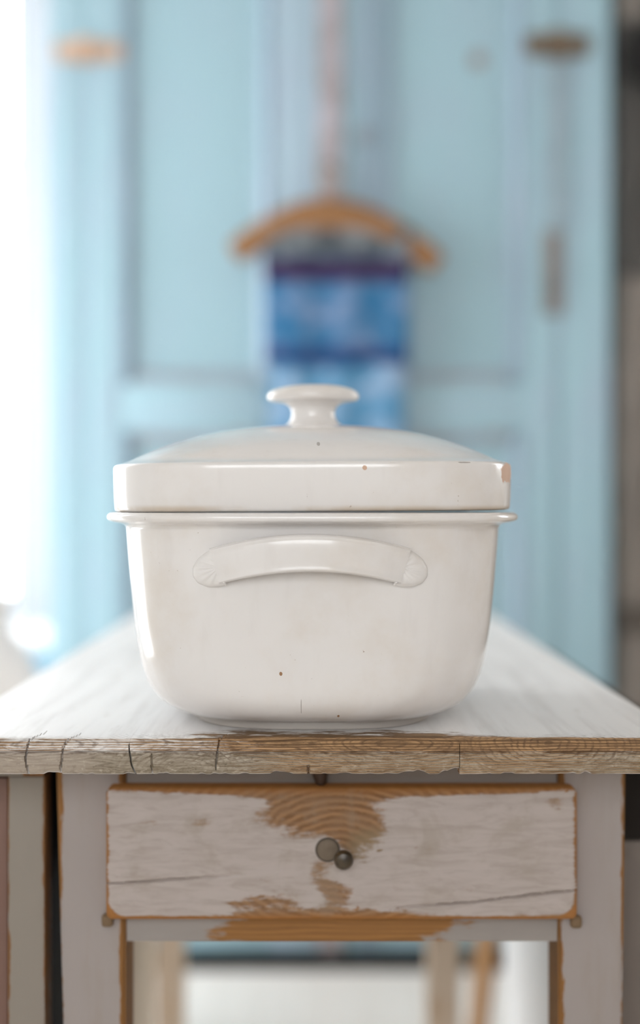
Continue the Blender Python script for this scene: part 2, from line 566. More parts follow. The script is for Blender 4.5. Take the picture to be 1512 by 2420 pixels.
add_tube(bm, catmull(hk, 5), .0035, 10)
obj('hanger_hook', bm, plain('dull_brass_hook', srgb(150, 128, 100), 0.4, 0.5, 0.15, metallic=0.7), hang, label='dull brass wire hook')
bm = bmesh.new()
add_tube(bm, [(hx(779), D - .0125, hz(396)), (hx(779), D - .040, hz(394)), (hx(779), D - .042, hz(394)), (hx(779), D - .044, hz(394))], [.004, .004, .008, .007], 12)
tag(obj('nail', bm, rust_d), 'dark iron nail on the wardrobe that carries the hanger hook', 'nail')

def cloth(name, pxa, pxb, py_top, front, rear, y_off, mat, label, amp=.004, seed=0, parent=None):
    """a cloth folded over the hanger bar: front flap to py front, rear flap to py rear"""
    bm = bmesh.new()
    nx = 44
    zt, zf, zr = hz(py_top), hz(front), hz(rear)
    R = .008 + y_off
    path = []
    for k in range(19):
        path.append((-R, zf + (zt - zf) * k / 18))
    for k in range(1, 8):
        a = PI * k / 8
        path.append((-R * math.cos(a), zt + R * math.sin(a)))
    for k in range(25):
        path.append((R * .8, zt + (zr - zt) * k / 24))
    rows = []
    for yy, zz in path:
        row = []
        for i in range(nx + 1):
            u = i / nx
            low = min(1.0, max(0.0, (zt - zz) / .12))
            wob = math.sin(u * 17 + seed) * amp * (.4 + low) + math.sin(u * 41 + seed * 2) * amp * .35 * low
            x = hx(pxa) + (hx(pxb) - hx(pxa)) * (u - .5) * (1 - .03 * low) + (hx(pxb) - hx(pxa)) * .5
            row.append(bm.verts.new((x, Yh + yy + (wob if yy < 0 else wob * .3), zz + .004 * math.sin(u * 9 + seed) * (0 if abs(yy) < R * .9 else 1))))
        rows.append(row)
    for a, b in zip(rows, rows[1:]):
        for i in range(nx):
            bm.faces.new((a[i], a[i + 1], b[i + 1], b[i]))
    o = obj(name, bm, mat, origin=(hx(pxa), Yh, zt))
    s = o.modifiers.new('thickness', 'SOLIDIFY')
    s.thickness = .0016
    s.offset = 0
    return tag(o, label, 'towel')

mt = Mat('woven_blue_towel', 0.9, 0.15)
Xt = mt.xyz()
def band(z, a, b, soft=.006):
    """band between two picture rows measured down from the fold"""
    za, zb = hz(a) - hz(552), hz(b) - hz(552)
    return mt.math('MULTIPLY', mt.step(z, zb - soft, zb + soft), mt.step(z, za - soft, za + soft, 1, 0))
tz = mt.add(Xt[2], mt.math('MULTIPLY', mt.noise(mt.co, 25, 2), .006))
spot = mt.noise(mt.co, 21, 3, .6)
weave = mt.math('ABSOLUTE', mt.math('SUBTRACT', mt.math('FRACT', mt.math('MULTIPLY', Xt[0], 14.0)), .5))
motif = mt.step(mt.add(spot, mt.math('MULTIPLY', weave, .12)), .44, .66)
bl = mt.mix(motif, srgb(50, 106, 146), srgb(112, 136, 170))
bl = mt.mix(band(tz, 400, 612), bl, mt.mix(mt.step(mt.noise(mt.co, 18, 3), .4, .65), srgb(70, 76, 82), srgb(124, 130, 134)))
bl = mt.mix(band(tz, 617, 664), bl, srgb(56, 30, 66))
bl = mt.mix(band(tz, 818, 862), bl, mt.mix(mt.step(spot, .5, .65), srgb(36, 66, 112), srgb(70, 66, 116)))
mt.color(bl)
mt.bump(mt.noise(mt.co, 500, 2), .4, .001)
mt2 = Mat('light_blue_towel', 0.9, 0.15)
lb = mt2.step(mt2.noise(mt2.co, 16, 3), .42, .62)
mt2.color(mt2.mix(lb, srgb(84, 136, 172), srgb(142, 168, 196)))
mt2.bump(mt2.noise(mt2.co, 500, 2), .4, .001)
cloth('tea_towel', 620, 968, 552, 864, 800, .006, mt.m, 'dark blue patterned towel with purple bands folded over the hanger bar', .0018, 1.0)
cloth('tea_towel', 636, 958, 556, 1150, 1040, .001, mt2.m, 'pale blue towel hanging longer behind the banded dark blue one', .0022, 2.2)

# ------------------------------------------------------------------ left: curtain and radiator
mc = Mat('sheer_curtain', 0.9, 0.1)
mc.color((0.70, 0.71, 0.73))
tl = mc.node('ShaderNodeBsdfTranslucent')
tl.inputs[0].default_value = (0.55, 0.57, 0.60, 1)
mxs = mc.node('ShaderNodeMixShader')
mxs.inputs[0].default_value = .14
mc.t.links.new(mc.b.outputs[0], mxs.inputs[1])
mc.t.links.new(tl.outputs[0], mxs.inputs[2])
mc.t.links.new(mxs.outputs[0], mc.t.nodes['Material Output'].inputs[0])
bm = bmesh.new()
cols = []
for i in range(90):
    u = i / 89
    x = -.668 + .170 * u
    y = YB - .040 + .014 * math.sin(u * 46)
    cols.append([bm.verts.new((x, y + .003 * math.sin(z * 5 + u * 9), z)) for z in (.640, .9, 1.2, 1.5, 1.8, 2.1, 2.27)])
for a, b in zip(cols, cols[1:]):
    for k in range(6):
        bm.faces.new((a[k], b[k], b[k + 1], a[k + 1]))
cur = obj('curtain', bm, mc.m)
tag(cur, 'white sheer curtain drawn aside at the bright window left of the wardrobe', 'curtain')
bm = bmesh.new()
add_tube(bm, [(-1.25, YB - .040, 2.285), (-.46, YB - .040, 2.285)], .009, 12)
for x in (-1.23, -.48):
    add_tube(bm, [(x, YB - .0005, 2.285), (x, YB - .04, 2.285)], .006, 8, updir=(0, 0, 1))
tag(obj('curtain_rod', bm, trim_m), 'white rod above the back window that carries the curtain', 'curtain rod')

enamel = plain('white_churn_enamel', (0.88, 0.88, 0.88), 0.6, 0.3, 0.02)
chn = thing('milk_churn', 'white enamel churn with rounded shoulder at the left edge behind the table', 'churn', (-.575, 2.30, 0))
cc = (-.575, 2.30, .0005)
pr = [(0, 0), (.118, 0), (.124, .004), (.126, .02), (.130, .08), (.134, .30), (.134, .560), (.132, .600), (.124, .635), (.108, .668), (.090, .690), (.080, .705), (.078, .725), (.084, .732), (.086, .738), (.080, .742), (.076, .735), (.074, .70), (0, .69)]
obj('churn_body', loft(cc, [(a, a, z, 2) for a, z in catmull(pr, 3)], 64), enamel, chn)
obj('churn_lid', loft(cc, [(a, a, z, 2) for a, z in [(0, .7445), (.088, .7435), (.090, .750), (.086, .756), (.06, .763), (.02, .766), (.012, .770), (.016, .782), (.012, .790), (0, .792)]], 48), enamel, chn)
bm = bmesh.new()
add_tube(bm, catmull([(cc[0] + .130 * math.cos(t) * (1.0 if abs(t - PI / 2) > 1.2 else 1.02), cc[1] - .137 - .012 * math.sin(t), .60 - .09 * math.sin(t) * .3) for t in (0.35, .7, 1.1, PI / 2, 2.05, 2.45, 2.8)], 4), .004, 10)
obj('churn_handle', bm, trim_m, chn)

# ------------------------------------------------------------------ right: grey-brown cupboard and pan
taupe = painted_wood('taupe_paint', srgb(140, 130, 122), srgb(92, 78, 66), 'Z', .62, .1, rough=.65, dirt=srgb(92, 86, 80), dirt_amt=.8)
cy = 2.86
cup = thing('cupboard', 'tall grey brown wooden cupboard right of the blue wardrobe', 'cupboard', (.96, cy + .14, 0))
cx0, cx1 = .606, 1.36
bm = bmesh.new()
add_box(bm, cx0, cx0 + .03, cy, YB - .03, .05, 2.2, .003)
add_box(bm, cx1 - .03, cx1, cy, YB - .03, .05, 2.2, .003)
add_box(bm, cx0 + .03, cx1 - .03, YB - .05, YB - .03, .05, 2.2)
add_box(bm, cx0 + .03, cx1 - .03, cy + .01, YB - .05, 2.16, 2.2)
add_box(bm, cx0 + .03, cx1 - .03, cy + .01, YB - .05, .05, .09)
obj('carcass', bm, taupe, cup)
zr0, zr1 = EYE - (1492 - 1191) / F * cy, EYE - (1432 - 1191) / F * cy
obj('waist_moulding', box(cx0 - .006, cx1 + .006, cy - .016, cy + .01, zr0, zr1, bev=.006), plain('dark_taupe_paint', srgb(98, 89, 80), .65), cup, label='darker moulding around the waist')
xm = (cx0 + cx1) / 2
tier = EYE - (655 - 1191) / F * cy
fri = EYE - (50 - 1191) / F * cy
taupe_d = painted_wood('dark_taupe_doors', srgb(84, 80, 76), srgb(70, 60, 52), 'Z', .64, .1, rough=.65, dirt=srgb(62, 59, 56), dirt_amt=.8)  # darker tone for the upper door tier
obj('frieze', box(cx0 + .002, cx1 - .002, cy - .002, cy + .012, fri + .002, 2.19, bev=.003), taupe, cup)
for a, b in ((cx0 + .002, xm - .001), (xm + .001, cx1 - .002)):
    for z0, z1, mm in ((.092, zr0 - .002, taupe), (zr1 + .002, tier - .002, taupe), (tier + .002, fri - .002, taupe_d)):
        d = obj('door', box(a, b, cy - .004, cy - .0005, z0, z1, bev=.001), mm, cup)
        obj('panel', box(a + .07, b - .07, cy - .010, cy - .0042, z0 + .06, z1 - .06, bev=.003), mm, d)
        kx = b - .03 if a < xm - .05 else a + .03
        bm = bmesh.new()
        add_tube(bm, [(kx, cy - .0042, (z0 + z1) / 2), (kx, cy - .014, (z0 + z1) / 2), (kx, cy - .020, (z0 + z1) / 2), (kx, cy - .028, (z0 + z1) / 2)], [.006, .006, .014, .009], 14)
        obj('knob', bm, rust_d, d)
obj('foot', box(cx0 + .005, cx0 + .06, cy + .01, cy + .06, .0005, .0495), taupe, cup)
obj('foot', box(cx1 - .06, cx1 - .005, cy + .01, cy + .06, .0005, .0495), taupe, cup)
obj('foot', box(cx0 + .005, cx0 + .06, YB - .09, YB - .04, .0005, .0495), taupe, cup)
obj('foot', box(cx1 - .06, cx1 - .005, YB - .09, YB - .04, .0005, .0495), taupe, cup)
iron = plain('black_iron', (0.008, 0.008, 0.008), .55, .4)
pc = at(1545, 136, cy - .03)
pan = thing('frying_pan', 'black iron pan hanging on the grey brown cupboard at the right edge', 'pan', pc)
bm = bmesh.new()
R0 = .062
prev = None
for r, y in ((0, .018), (.046, .018), (.052, .015), (R0, -.010), (R0 + .002, -.012), (R0 - .001, -.012), (.050, .012), (.044, .014), (0, .014)):
    cur_ = [bm.verts.new((pc.x + r * math.cos(2 * PI * k / 40), pc.y + y, pc.z + r * math.sin(2 * PI * k / 40))) for k in range(40)] if r else [bm.verts.new((pc.x, pc.y + y, pc.z))]
    if prev:
        for k in range(40):
            q = [prev[k % len(prev)], prev[(k + 1) % len(prev)], cur_[(k + 1) % len(cur_)], cur_[k % len(cur_)]]
            q = list(dict.fromkeys(q))
            bm.faces.new(q)
    prev = cur_
obj('pan_bowl', bm, iron, pan)
bm = bmesh.new()
add_tube(bm, [(pc.x, pc.y - .008, pc.z + R0 - .002), (pc.x, pc.y - .012, pc.z + .10), (pc.x, pc.y - .006, pc.z + .19), (pc.x, pc.y - .006, pc.z + .205)], [.010, .008, .011, .006], 12, flat=.5)
obj('pan_handle', bm, iron, pan)
bm = bmesh.new()
add_tube(bm, [(pc.x, cy - .0085, pc.z + .195), (pc.x, pc.y - .016, pc.z + .197)], .003, 8)
obj('hanging_hook', bm, iron, pan)

# ------------------------------------------------------------------ table
TZ, TY = .75, .941                       # top surface and front face
TYB = 2.05
paint_t = (0.88, 0.868, 0.86, 1)
wood_t = (0.30, 0.17, 0.085, 1)

mt_ = Mat('worn_white_tabletop', 0.42, 0.5)
X = mt_.xyz()
gx = mt_.noise(mt_.scale(38, 240, 300), 1, 8, .72, 1.2)          # streaks that run along the front edge
gy = mt_.noise(mt_.scale(70, 4, 70), 1, 5, .6)                  # grain along the boards
big = mt_.noise(mt_.co, 11, 3)
ringv = mt_.wave(mt_.scale(26, 150, 190), 1.0, 6, 2, .55, axis='Z')
front = mt_.step(X[1], .004, .026, 1, 0)                        # near the front arris, on top
facez = mt_.step(X[2], -.0095, -.007, 0, 1)                     # the rounded arris above the face
arris = mt_.math('MULTIPLY', mt_.step(X[1], .003, .011, 1, 0), facez)
side = mt_.math('MULTIPLY', mt_.step(X[1], .004, .034, 1, 0), mt_.step(X[0], -.10, .0, .1, 1))
w = mt_.add(mt_.math('MULTIPLY', gx, .45), mt_.math('MULTIPLY', big, .30), mt_.math('MULTIPLY', ringv, .12),
            mt_.math('MULTIPLY', arris, .20), mt_.math('MULTIPLY', side, .20), mt_.math('MULTIPLY', mt_.math('MULTIPLY', mt_.math('MULTIPLY', mt_.step(X[1], .020, .060, 1, 0), mt_.step(X[1], .003, .008)), mt_.step(mt_.math('ABSOLUTE', mt_.math('SUBTRACT', X[0], .012)), .055, .125, 1, 0)), mt_.step(mt_.noise(mt_.scale(30, 90, 30), 1, 5, .65), .35, .62, .12, .46)))  # last term: bare wood before the pot, browned further to hold its shadow
mask = mt_.step(w, .56, .74)
face = mt_.step(X[1], .0015, .004, 1, 0)
fpaint = mt_.mix(mt_.step(gx, .35, .68), srgb(168, 156, 138), srgb(108, 94, 72))
fleck = mt_.noise(mt_.scale(160, 160, 260), 1, 5, .65)
fpaint = mt_.mix(mt_.step(fleck, .56, .66, 0, .55), fpaint, srgb(204, 192, 174))
fpaint = mt_.mix(mt_.step(fleck, .44, .34, 0, .6), fpaint, srgb(84, 70, 50))
fpaint = mt_.mix(mt_.math('MULTIPLY', mt_.step(X[0], -.13, -.17), .5), fpaint, srgb(180, 166, 154))
tpaint = mt_.mix(mt_.math('MULTIPLY', mt_.step(gy, .42, .72), .45), paint_t, (0.58, 0.55, 0.53, 1))
tpaint = mt_.mix(mt_.step(mt_.noise(mt_.scale(45, 12, 45), 1, 6, .7), .60, .72, 0, .45), tpaint, (0.55, 0.49, 0.43, 1))
unroll = mt_.math('SUBTRACT', X[1], X[2])
def knot(px, s0, r, k, flat):
    u = mt_.math('DIVIDE', mt_.math('SUBTRACT', X[0], (px - 745.0) / F * TY), flat)
    v = mt_.math('SUBTRACT', unroll, s0)
    d = mt_.math('SQRT', mt_.add(mt_.math('MULTIPLY', u, u), mt_.math('MULTIPLY', v, v)))
    d = mt_.add(d, mt_.math('MULTIPLY', mt_.math('SUBTRACT', big, .5), .010), mt_.math('MULTIPLY', mt_.math('SUBTRACT', gx, .5), .0022))
    ln = mt_.step(mt_.math('SINE', mt_.math('MULTIPLY', d, k)), .15, .85)
    return mt_.math('MULTIPLY', ln, mt_.step(d, r * .55, r, 1, 0))
grain = mt_.math('MAXIMUM', mt_.math('MAXIMUM', knot(1300, .004, .030, 3300, 2.4), knot(930, -.012, .040, 3000, 2.0)),
                 mt_.math('MAXIMUM', mt_.math('MAXIMUM', knot(640, .026, .034, 3100, 3.0), knot(70, -.010, .030, 3300, 3.2)), knot(430, .020, .026, 3300, 2.2)))
base = mt_.mix(mt_.math('MULTIPLY', face, mt_.step(X[2], -.010, -.006, 1, 0)), tpaint, fpaint)
wcol = mt_.mix(mt_.step(ringv, .2, .8), srgb(120, 88, 54), srgb(188, 150, 108))
wcol = mt_.mix(mt_.math('MULTIPLY', mt_.step(gx, .4, .65), .8), wcol, srgb(112, 84, 56))
wcol = mt_.mix(mt_.math('MULTIPLY', mt_.step(X[1], .008, .022), .6), wcol, srgb(128, 106, 82))
body = mt_.mix(mask, base, wcol)
body = mt_.mix(mt_.math('MULTIPLY', mt_.math('MULTIPLY', grain, mt_.step(fleck, .35, .6)), mt_.step(mt_.math('ABSOLUTE', mt_.math('SUBTRACT', unroll, .006)), .004, .016, .62, .10)), body, srgb(84, 60, 36))
under = mt_.math('MULTIPLY', mt_.step(mt_.math('ABSOLUTE', mt_.add(X[2], .0088)), .0, .0022, 1, 0), mt_.step(gx, .38, .58))
mt_.color(mt_.mix(mt_.math('MULTIPLY', under, .7), body, srgb(82, 56, 32)))
mt_.rough(mt_.step(mask, 0, 1, .40, .7))
mt_.bump(mt_.add(mt_.math('MULTIPLY', mask, -.6), gx, mt_.math('MULTIPLY', gy, .5), mt_.math('MULTIPLY', grain, -.6)), .45, .0011)

table = thing('table', 'worn white painted wooden table with a drawer under the casserole', 'table', (-.003, 1.5, 0))

# front edge profile, from the top at the back round the arris to the underside: (y from front face, z below the top)
PROF = [(.30, 0), (.08, 0), (.05, 0), (.035, 0), (.026, 0), (.019, 0), (.014, 0), (.010, -.0002), (.007, -.0006), (.0045, -.0014), (.0025, -.0026), (.0011, -.0042), (.0003, -.006),
        (0, -.0078), (.0009, -.0086), (.0004, -.0096), (0, -.011), (0, -.013), (0, -.015), (.0001, -.017), (.0003, -.019), (.0008, -.021), (.0018, -.0228), (.0035, -.0237), (.007, -.024), (.03, -.024)]
def ex(px): return (px - 745.0) / F * TY
CRACKS = [  # x at several heights below the top (top to bottom), half width, depth
    ([(66, 0), (64, .006), (60, .012), (62, .017), (66, .022)], .00025, .004, .03),
    ([(160, 0), (148, .006), (146, .012), (143, .018), (142, .023)], .00022, .003, .02),
    ([(517, 0), (515, .006), (512, .012), (509, .018)], .00022, .003, .025),
    ([(729, .018), (728, .024)], .0006, .004, .01),
    ([(358, .011), (359, .024)], .0003, .002, .0),
]
def crack_x(pts, d):
    if d < pts[0][1] - .0005 or d > pts[-1][1] + .001:
        return None
    for (xa, da), (xb, db) in zip(pts, pts[1:]):
        if d <= db + .001:
            t = min(1, max(0, (d - da) / (db - da)))
            return ex(xa + (xb - xa) * t)
    return None
def chip(x):
    n = mnoise.noise((x * 55, 3.1, 0)) * .5 + mnoise.noise((x * 170, 7.7, 0)) * .35
    c = max(0.0, n - .12) * .006
    if ex(470) < x < ex(1090):
        c += max(0.0, mnoise.noise((x * 90, 1.7, 4)) - .05) * .004
    if ex(1030) < x < ex(1086):
        c += .0034 * ((x - ex(1030)) / (ex(1086) - ex(1030))) ** 1.3
    return min(c, .005)

def plank(xa, xb, ja, jb):
    """one board of the top; ja, jb give the outline of its long edges as offsets by depth below the top"""
    n = int((xb - xa) / .0006)
    base = [xa + (xb - xa) * i / n for i in range(n + 1)]
    bm = bmesh.new()
    rows = []
    for j, (py, pz) in enumerate(PROF):
        row = []
        d = -pz
        for i, x0 in enumerate(base):
            t = i / n
            x = x0 + ja(d, py) * max(0, 1 - (x0 - xa) / .03) + jb(d, py) * max(0, 1 - (xb - x0) / .03)
            y, z = py, pz
            if py < .03 and j < 25:
                nz = mnoise.noise((x * 18, pz * 120, 2.0)) * .0005 + mnoise.noise((x * 120, pz * 300, 5.0)) * .00025
                y += nz * (1 if py < .006 else .3)
                z += nz * .6 * (1 if py < .02 else 0)
            low = max(0.0, min(1.0, (d - .017) / .006))
            c = chip(x) * low
            z += c
            y += c * .35
            for pts, hw, dep, back in CRACKS:
                cx_ = crack_x(pts, d) if py < .02 or d > .001 else (crack_x(pts, 0) if back and py <= back else None)
                if cx_ is not None and d <= .0239:
                    cx_ += .0006 * mnoise.noise((pz * 400 + py * 300, pts[0][0], 0)) + (py * .25 if d < .001 else 0)
                    k = max(0.0, 1 - abs(x - cx_) / (hw + .0003))
                    if k > 0:
                        if py > .008:
                            z -= dep * k * .6
                        else:
                            y += dep * min(1, k * 1.5)
                            z -= dep * k * .3 if d < .006 else 0
            ya = TY + y if py < .2 else TYB
            row.append(bm.verts.new((x, ya, TZ + z)))
        rows.append(row)
    row = [bm.verts.new((v.co.x, TYB, TZ - .024)) for v in rows[0]]
    rows.append(row)
    for a, b in zip(rows, rows[1:] + rows[:1]):
        for i in range(n):
            bm.faces.new((a[i], a[i + 1], b[i + 1], b[i]))
    bm.faces.new([r[0] for r in rows])
    bm.faces.new([r[-1] for r in rows][::-1])
    return obj('top_plank', bm, mt_.m, table, origin=(0, TY, TZ))

j305 = [(0, 306), (.004, 304), (.009, 306), (.013, 309), (.016, 310), (.020, 315), (.024, 321)]
def jo(d, py):
    for (da, a), (db, b) in zip(j305, j305[1:]):
        if d <= db + 1e-6:
            return ex(a + (b - a) * (d - da) / (db - da)) - ex(306) + .0004 * mnoise.noise((d * 700, 2, 2)) if py < .05 else 0.0
    return ex(321) - ex(306)
zero = lambda d, py: 0.0
TX0, TX1 = -.2535, .2465
shut = lambda d: .00046 if d < .003 else 0.0
plank(TX0, ex(306) - .0005, zero, lambda d, py: jo(d, py) - (.0003 if d > .008 else 0) + shut(d))
plank(ex(306) + .0005, ex(1086) - .00025, lambda d, py: jo(d, py) - shut(d), lambda d, py: shut(d) * .5)
plank(ex(1086) + .00025, TX1, lambda d, py: -shut(d) * .5, zero)

# base: legs, aprons, rails
grey_p = srgb(158, 149, 145)
wood_b = srgb(150, 104, 52)
def leg_extra(m, X):
    return m.add(m.math('MULTIPLY', m.step(X[2], -.18, .30, .11, 0), m.noise(m.scale(60, 60, 3), 1, 4)),
                 m.math('MULTIPLY', m.blob((X[0], X[2]), .004, .065, .014, .06), .12))
leg_m = painted_wood('worn_leg_paint', grey_p, wood_b, 'Z', .68, .09, edge=((.023, ), 'X', .0055, .30), extra=leg_extra, rough=.6, dirt=srgb(146, 132, 118), dirt_amt=.8)
rear_m = painted_wood('worn_rear_leg_paint', srgb(196, 178, 158), srgb(184, 146, 104), 'Z', .50, .14, rough=.6)
LY = 1.036
LEGW = .0470
ZL = TZ - .0245
def leg(xa, xb, y, ta, tb, m):
    """tapering square leg; ta, tb = how far each side leans in at the foot"""
    bm = bmesh.new()
    w = xb - xa
    zt = ZL
    k = (zt - 0.0005) / .19
    add_prism(bm, [(xa, y, zt), (xb, y, zt), (xb, y + w, zt), (xa, y + w, zt)],
              [(xa + ta, y + .004, .0005), (xb - tb, y + .004, .0005), (xb - tb, y + w - .004, .0005), (xa + ta, y + w - .004, .0005)])
    es = [e for e in bm.edges]
    bmesh.ops.bevel(bm, geom=es, offset=.0022, segments=2, affect='EDGES')
    return obj('leg', bm, m, table)
def bx_(px, d=LY): return (px - 745.0) / F * d
leg(bx_(131), bx_(296), LY, .019, .0, leg_m)
leg(bx_(1320), bx_(1479), LY, .0, .008, leg_m)
leg(at(372, 0, 2.0).x, at(441, 0, 2.0).x, 2.0 - .046, .003, .001, rear_m)
leg(at(1004, 0, 1.98).x, at(1082, 0, 1.98).x, 1.98 - .046, .001, .003, rear_m)
apron_m = painted_wood('worn_apron_paint', srgb(154, 147, 142), wood_b, 'X', .66, .06, rough=.6, dirt=srgb(140, 128, 116), dirt_amt=.6)
def rail_extra(m, X):
    return m.math('MULTIPLY', m.blob((X[0], X[2]), -.006, -.004, .135, .030), .62)
rail_m = painted_wood('worn_rail_paint', srgb(154, 147, 142), srgb(160, 112, 58), 'X', .66, .10, extra=rail_extra, rough=.6)
def az(py, d=LY): return EYE - (py - 1191.0) / F * d
ra, rb = bx_(297), bx_(1319)
obj('top_rail', box(ra, rb, LY + .004, LY + .026, az(1890), ZL, bev=.001), apron_m, table)
obj('drawer_rail', box(ra, rb, LY + .0035, LY + .030, az(2229), az(2168), bev=.0012), rail_m, table)
# aprons along both sides and at the back
for (pa, qa, pb, qb) in (((bx_(131) + .012, LY + LEGW + .001), (at(372, 0, 2.0).x + .010, 1.953), None, None), ((bx_(1479) - .012, LY + LEGW - .001), (at(1082, 0, 1.98).x - .010, 1.933), None, None)):
    (xa, ya), (xb, yb) = pa, qa
    t = .018 if xa < 0 else -.018
    bm = bmesh.new()
    pts = [(xa, ya), (xa + t, ya), (xb + t, yb), (xb, yb)]
    add_prism(bm, [(p, q, ZL - .115) for p, q in pts], [(p, q, ZL) for p, q in pts])
    obj('side_apron', bm, apron_m, table)
obj('back_apron', box(at(441, 0, 2.0).x + .001, at(1004, 0, 1.98).x - .001, 1.955, 1.973, ZL - .115, ZL, bev=.001), apron_m, table)
bm = bmesh.new()
c = at(759, 1838, LY - .008)
add_tube(bm, [(c.x - .001, c.y + .004, ZL - .0003), (c.x - .001, c.y + .004, c.z + .002), (c.x, c.y + .002, c.z - .004), (c.x + .001, c.y, c.z - .006)], [.0063, .0058, .0042, .0015], 10)
obj('drawer_stop', bm, plain('dark_brown_peg', srgb(70, 48, 32), .6), table, label='small dark brown wooden stop')

# drawer
DY = 1.020
def dx(px): return (px - 745.0) / F * DY
def dz(py): return EYE - (py - 1191.0) / F * DY
dcx, dcz = (dx(250) + dx(1364)) / 2, (dz(1862) + dz(2174)) / 2
dhx, dhz = (dx(1364) - dx(250)) / 2, (dz(1862) - dz(2174)) / 2
dm_ = Mat('worn_drawer_paint', .55)
X = dm_.xyz()
DA = (X[0], X[2])
st1 = dm_.noise(dm_.scale(26, 20, 150), 1.0, 8, .70, .8)          # streaks along the board
st2 = dm_.noise(dm_.co, 26.0, 6, .62, .4)
st3 = dm_.noise(dm_.scale(220, 100, 420), 1.0, 4, .6)
def e(px, py, rx, ry, amt):
    return dm_.math('MULTIPLY', dm_.step(dm_.blob(DA, dx(px) - dcx, dz(py) - dcz, rx * DY / F, ry * DY / F), 0, .75), amt)
worn = dm_.add(e(775, 1905, 210, 110, .40), e(690, 1930, 170, 85, .12), e(850, 1985, 95, 90, .30), e(800, 2110, 70, 50, .26), e(755, 2060, 45, 60, .20),
               e(620, 2140, 150, 40, .24), e(830, 2158, 230, 24, .28), e(620, 2090, 160, 90, .10), e(820, 1868, 560, 30, .36), e(1310, 1905, 44, 34, .17),
               e(480, 1945, 50, 16, .16), e(360, 1945, 40, 12, .13), e(1160, 2030, 40, 22, .11), e(940, 2095, 34, 26, .15), e(1110, 2100, 22, 26, .16), e(950, 2140, 34, 18, .12), e(1310, 2070, 60, 26, .12), e(280, 2075, 26, 16, .16))
edx = dm_.math('DIVIDE', dm_.math('MAXIMUM', dm_.math('SUBTRACT', dm_.math('ABSOLUTE', X[0]), dhx - .0048), 0), .0048)
edz = dm_.math('DIVIDE', dm_.math('MAXIMUM', dm_.math('SUBTRACT', dm_.math('ABSOLUTE', X[2]), dhz - .0062), 0), .0062)
cu = dm_.math('MAXIMUM', dm_.math('SUBTRACT', dm_.math('ABSOLUTE', X[0]), dhx - .016), 0)
cv = dm_.math('MAXIMUM', dm_.math('SUBTRACT', dm_.math('MULTIPLY', X[2], -1), dhz - .018), 0)
cor = dm_.step(dm_.math('SQRT', dm_.add(dm_.math('MULTIPLY', cu, cu), dm_.math('MULTIPLY', cv, cv))), .013, .017)
edge_ = dm_.math('MAXIMUM', dm_.math('MAXIMUM', edx, edz), cor)
spk = dm_.math('MULTIPLY', dm_.step(dm_.noise(dm_.scale(60, 60, 120), 1, 3), .66, .74), .2)
wv = dm_.add(dm_.math('MULTIPLY', st1, .55), dm_.math('MULTIPLY', st2, .45), dm_.math('MULTIPLY', st3, .18), -.09, worn, dm_.math('MULTIPLY', edge_, .36), spk)
dmask = dm_.step(wv, .645, .80)
# the board's growth rings bend round the knot
ku, kv = dx(800) - dcx, dz(2012) - dcz
ru = dm_.math('DIVIDE', dm_.math('SUBTRACT', X[0], ku), 1.5)
rv = dm_.math('SUBTRACT', X[2], kv)
rd = dm_.math('SQRT', dm_.add(dm_.math('MULTIPLY', ru, ru), dm_.math('MULTIPLY', rv, rv)))
rd = dm_.add(rd, dm_.math('MULTIPLY', st2, .010))
rg = dm_.math('SINE', dm_.math('MULTIPLY', rd, 1250.0))
rg = dm_.step(rg, -.6, .9)
dw = dm_.mix(rg, srgb(118, 82, 46), srgb(156, 116, 78))
dw = dm_.mix(dm_.math('MULTIPLY', dm_.step(st1, .38, .6), .7), dw, srgb(136, 104, 74))
dw = dm_.mix(dm_.math('MULTIPLY', dm_.step(st2, .48, .62), .45), dw, srgb(146, 126, 106))
olive = dm_.step(dm_.blob(DA, dx(880) - dcx, dz(2010) - dcz, 90 * DY / F, 75 * DY / F), .05, .6)
dw = dm_.mix(dm_.math('MULTIPLY', olive, .7), dw, srgb(134, 116, 88))
dw = dm_.mix(dm_.math('MULTIPLY', edge_, .8), dw, srgb(156, 100, 36))
dp = dm_.mix(dm_.math('MULTIPLY', dm_.step(st1, .40, .68), .5), srgb(178, 167, 161), srgb(146, 133, 122))
dp = dm_.mix(dm_.math('MULTIPLY', dm_.step(st2, .52, .70), .45), dp, srgb(150, 138, 124))
dm_.color(dm_.mix(dmask, dp, dw))
dm_.rough(dm_.step(dmask, 0, 1, .5, .7))
dm_.bump(dm_.add(dm_.math('MULTIPLY', dmask, -1.0), st1, dm_.math('MULTIPLY', rg, dm_.math('MULTIPLY', dmask, .25))), .4, .0009)
dm = dm_.m
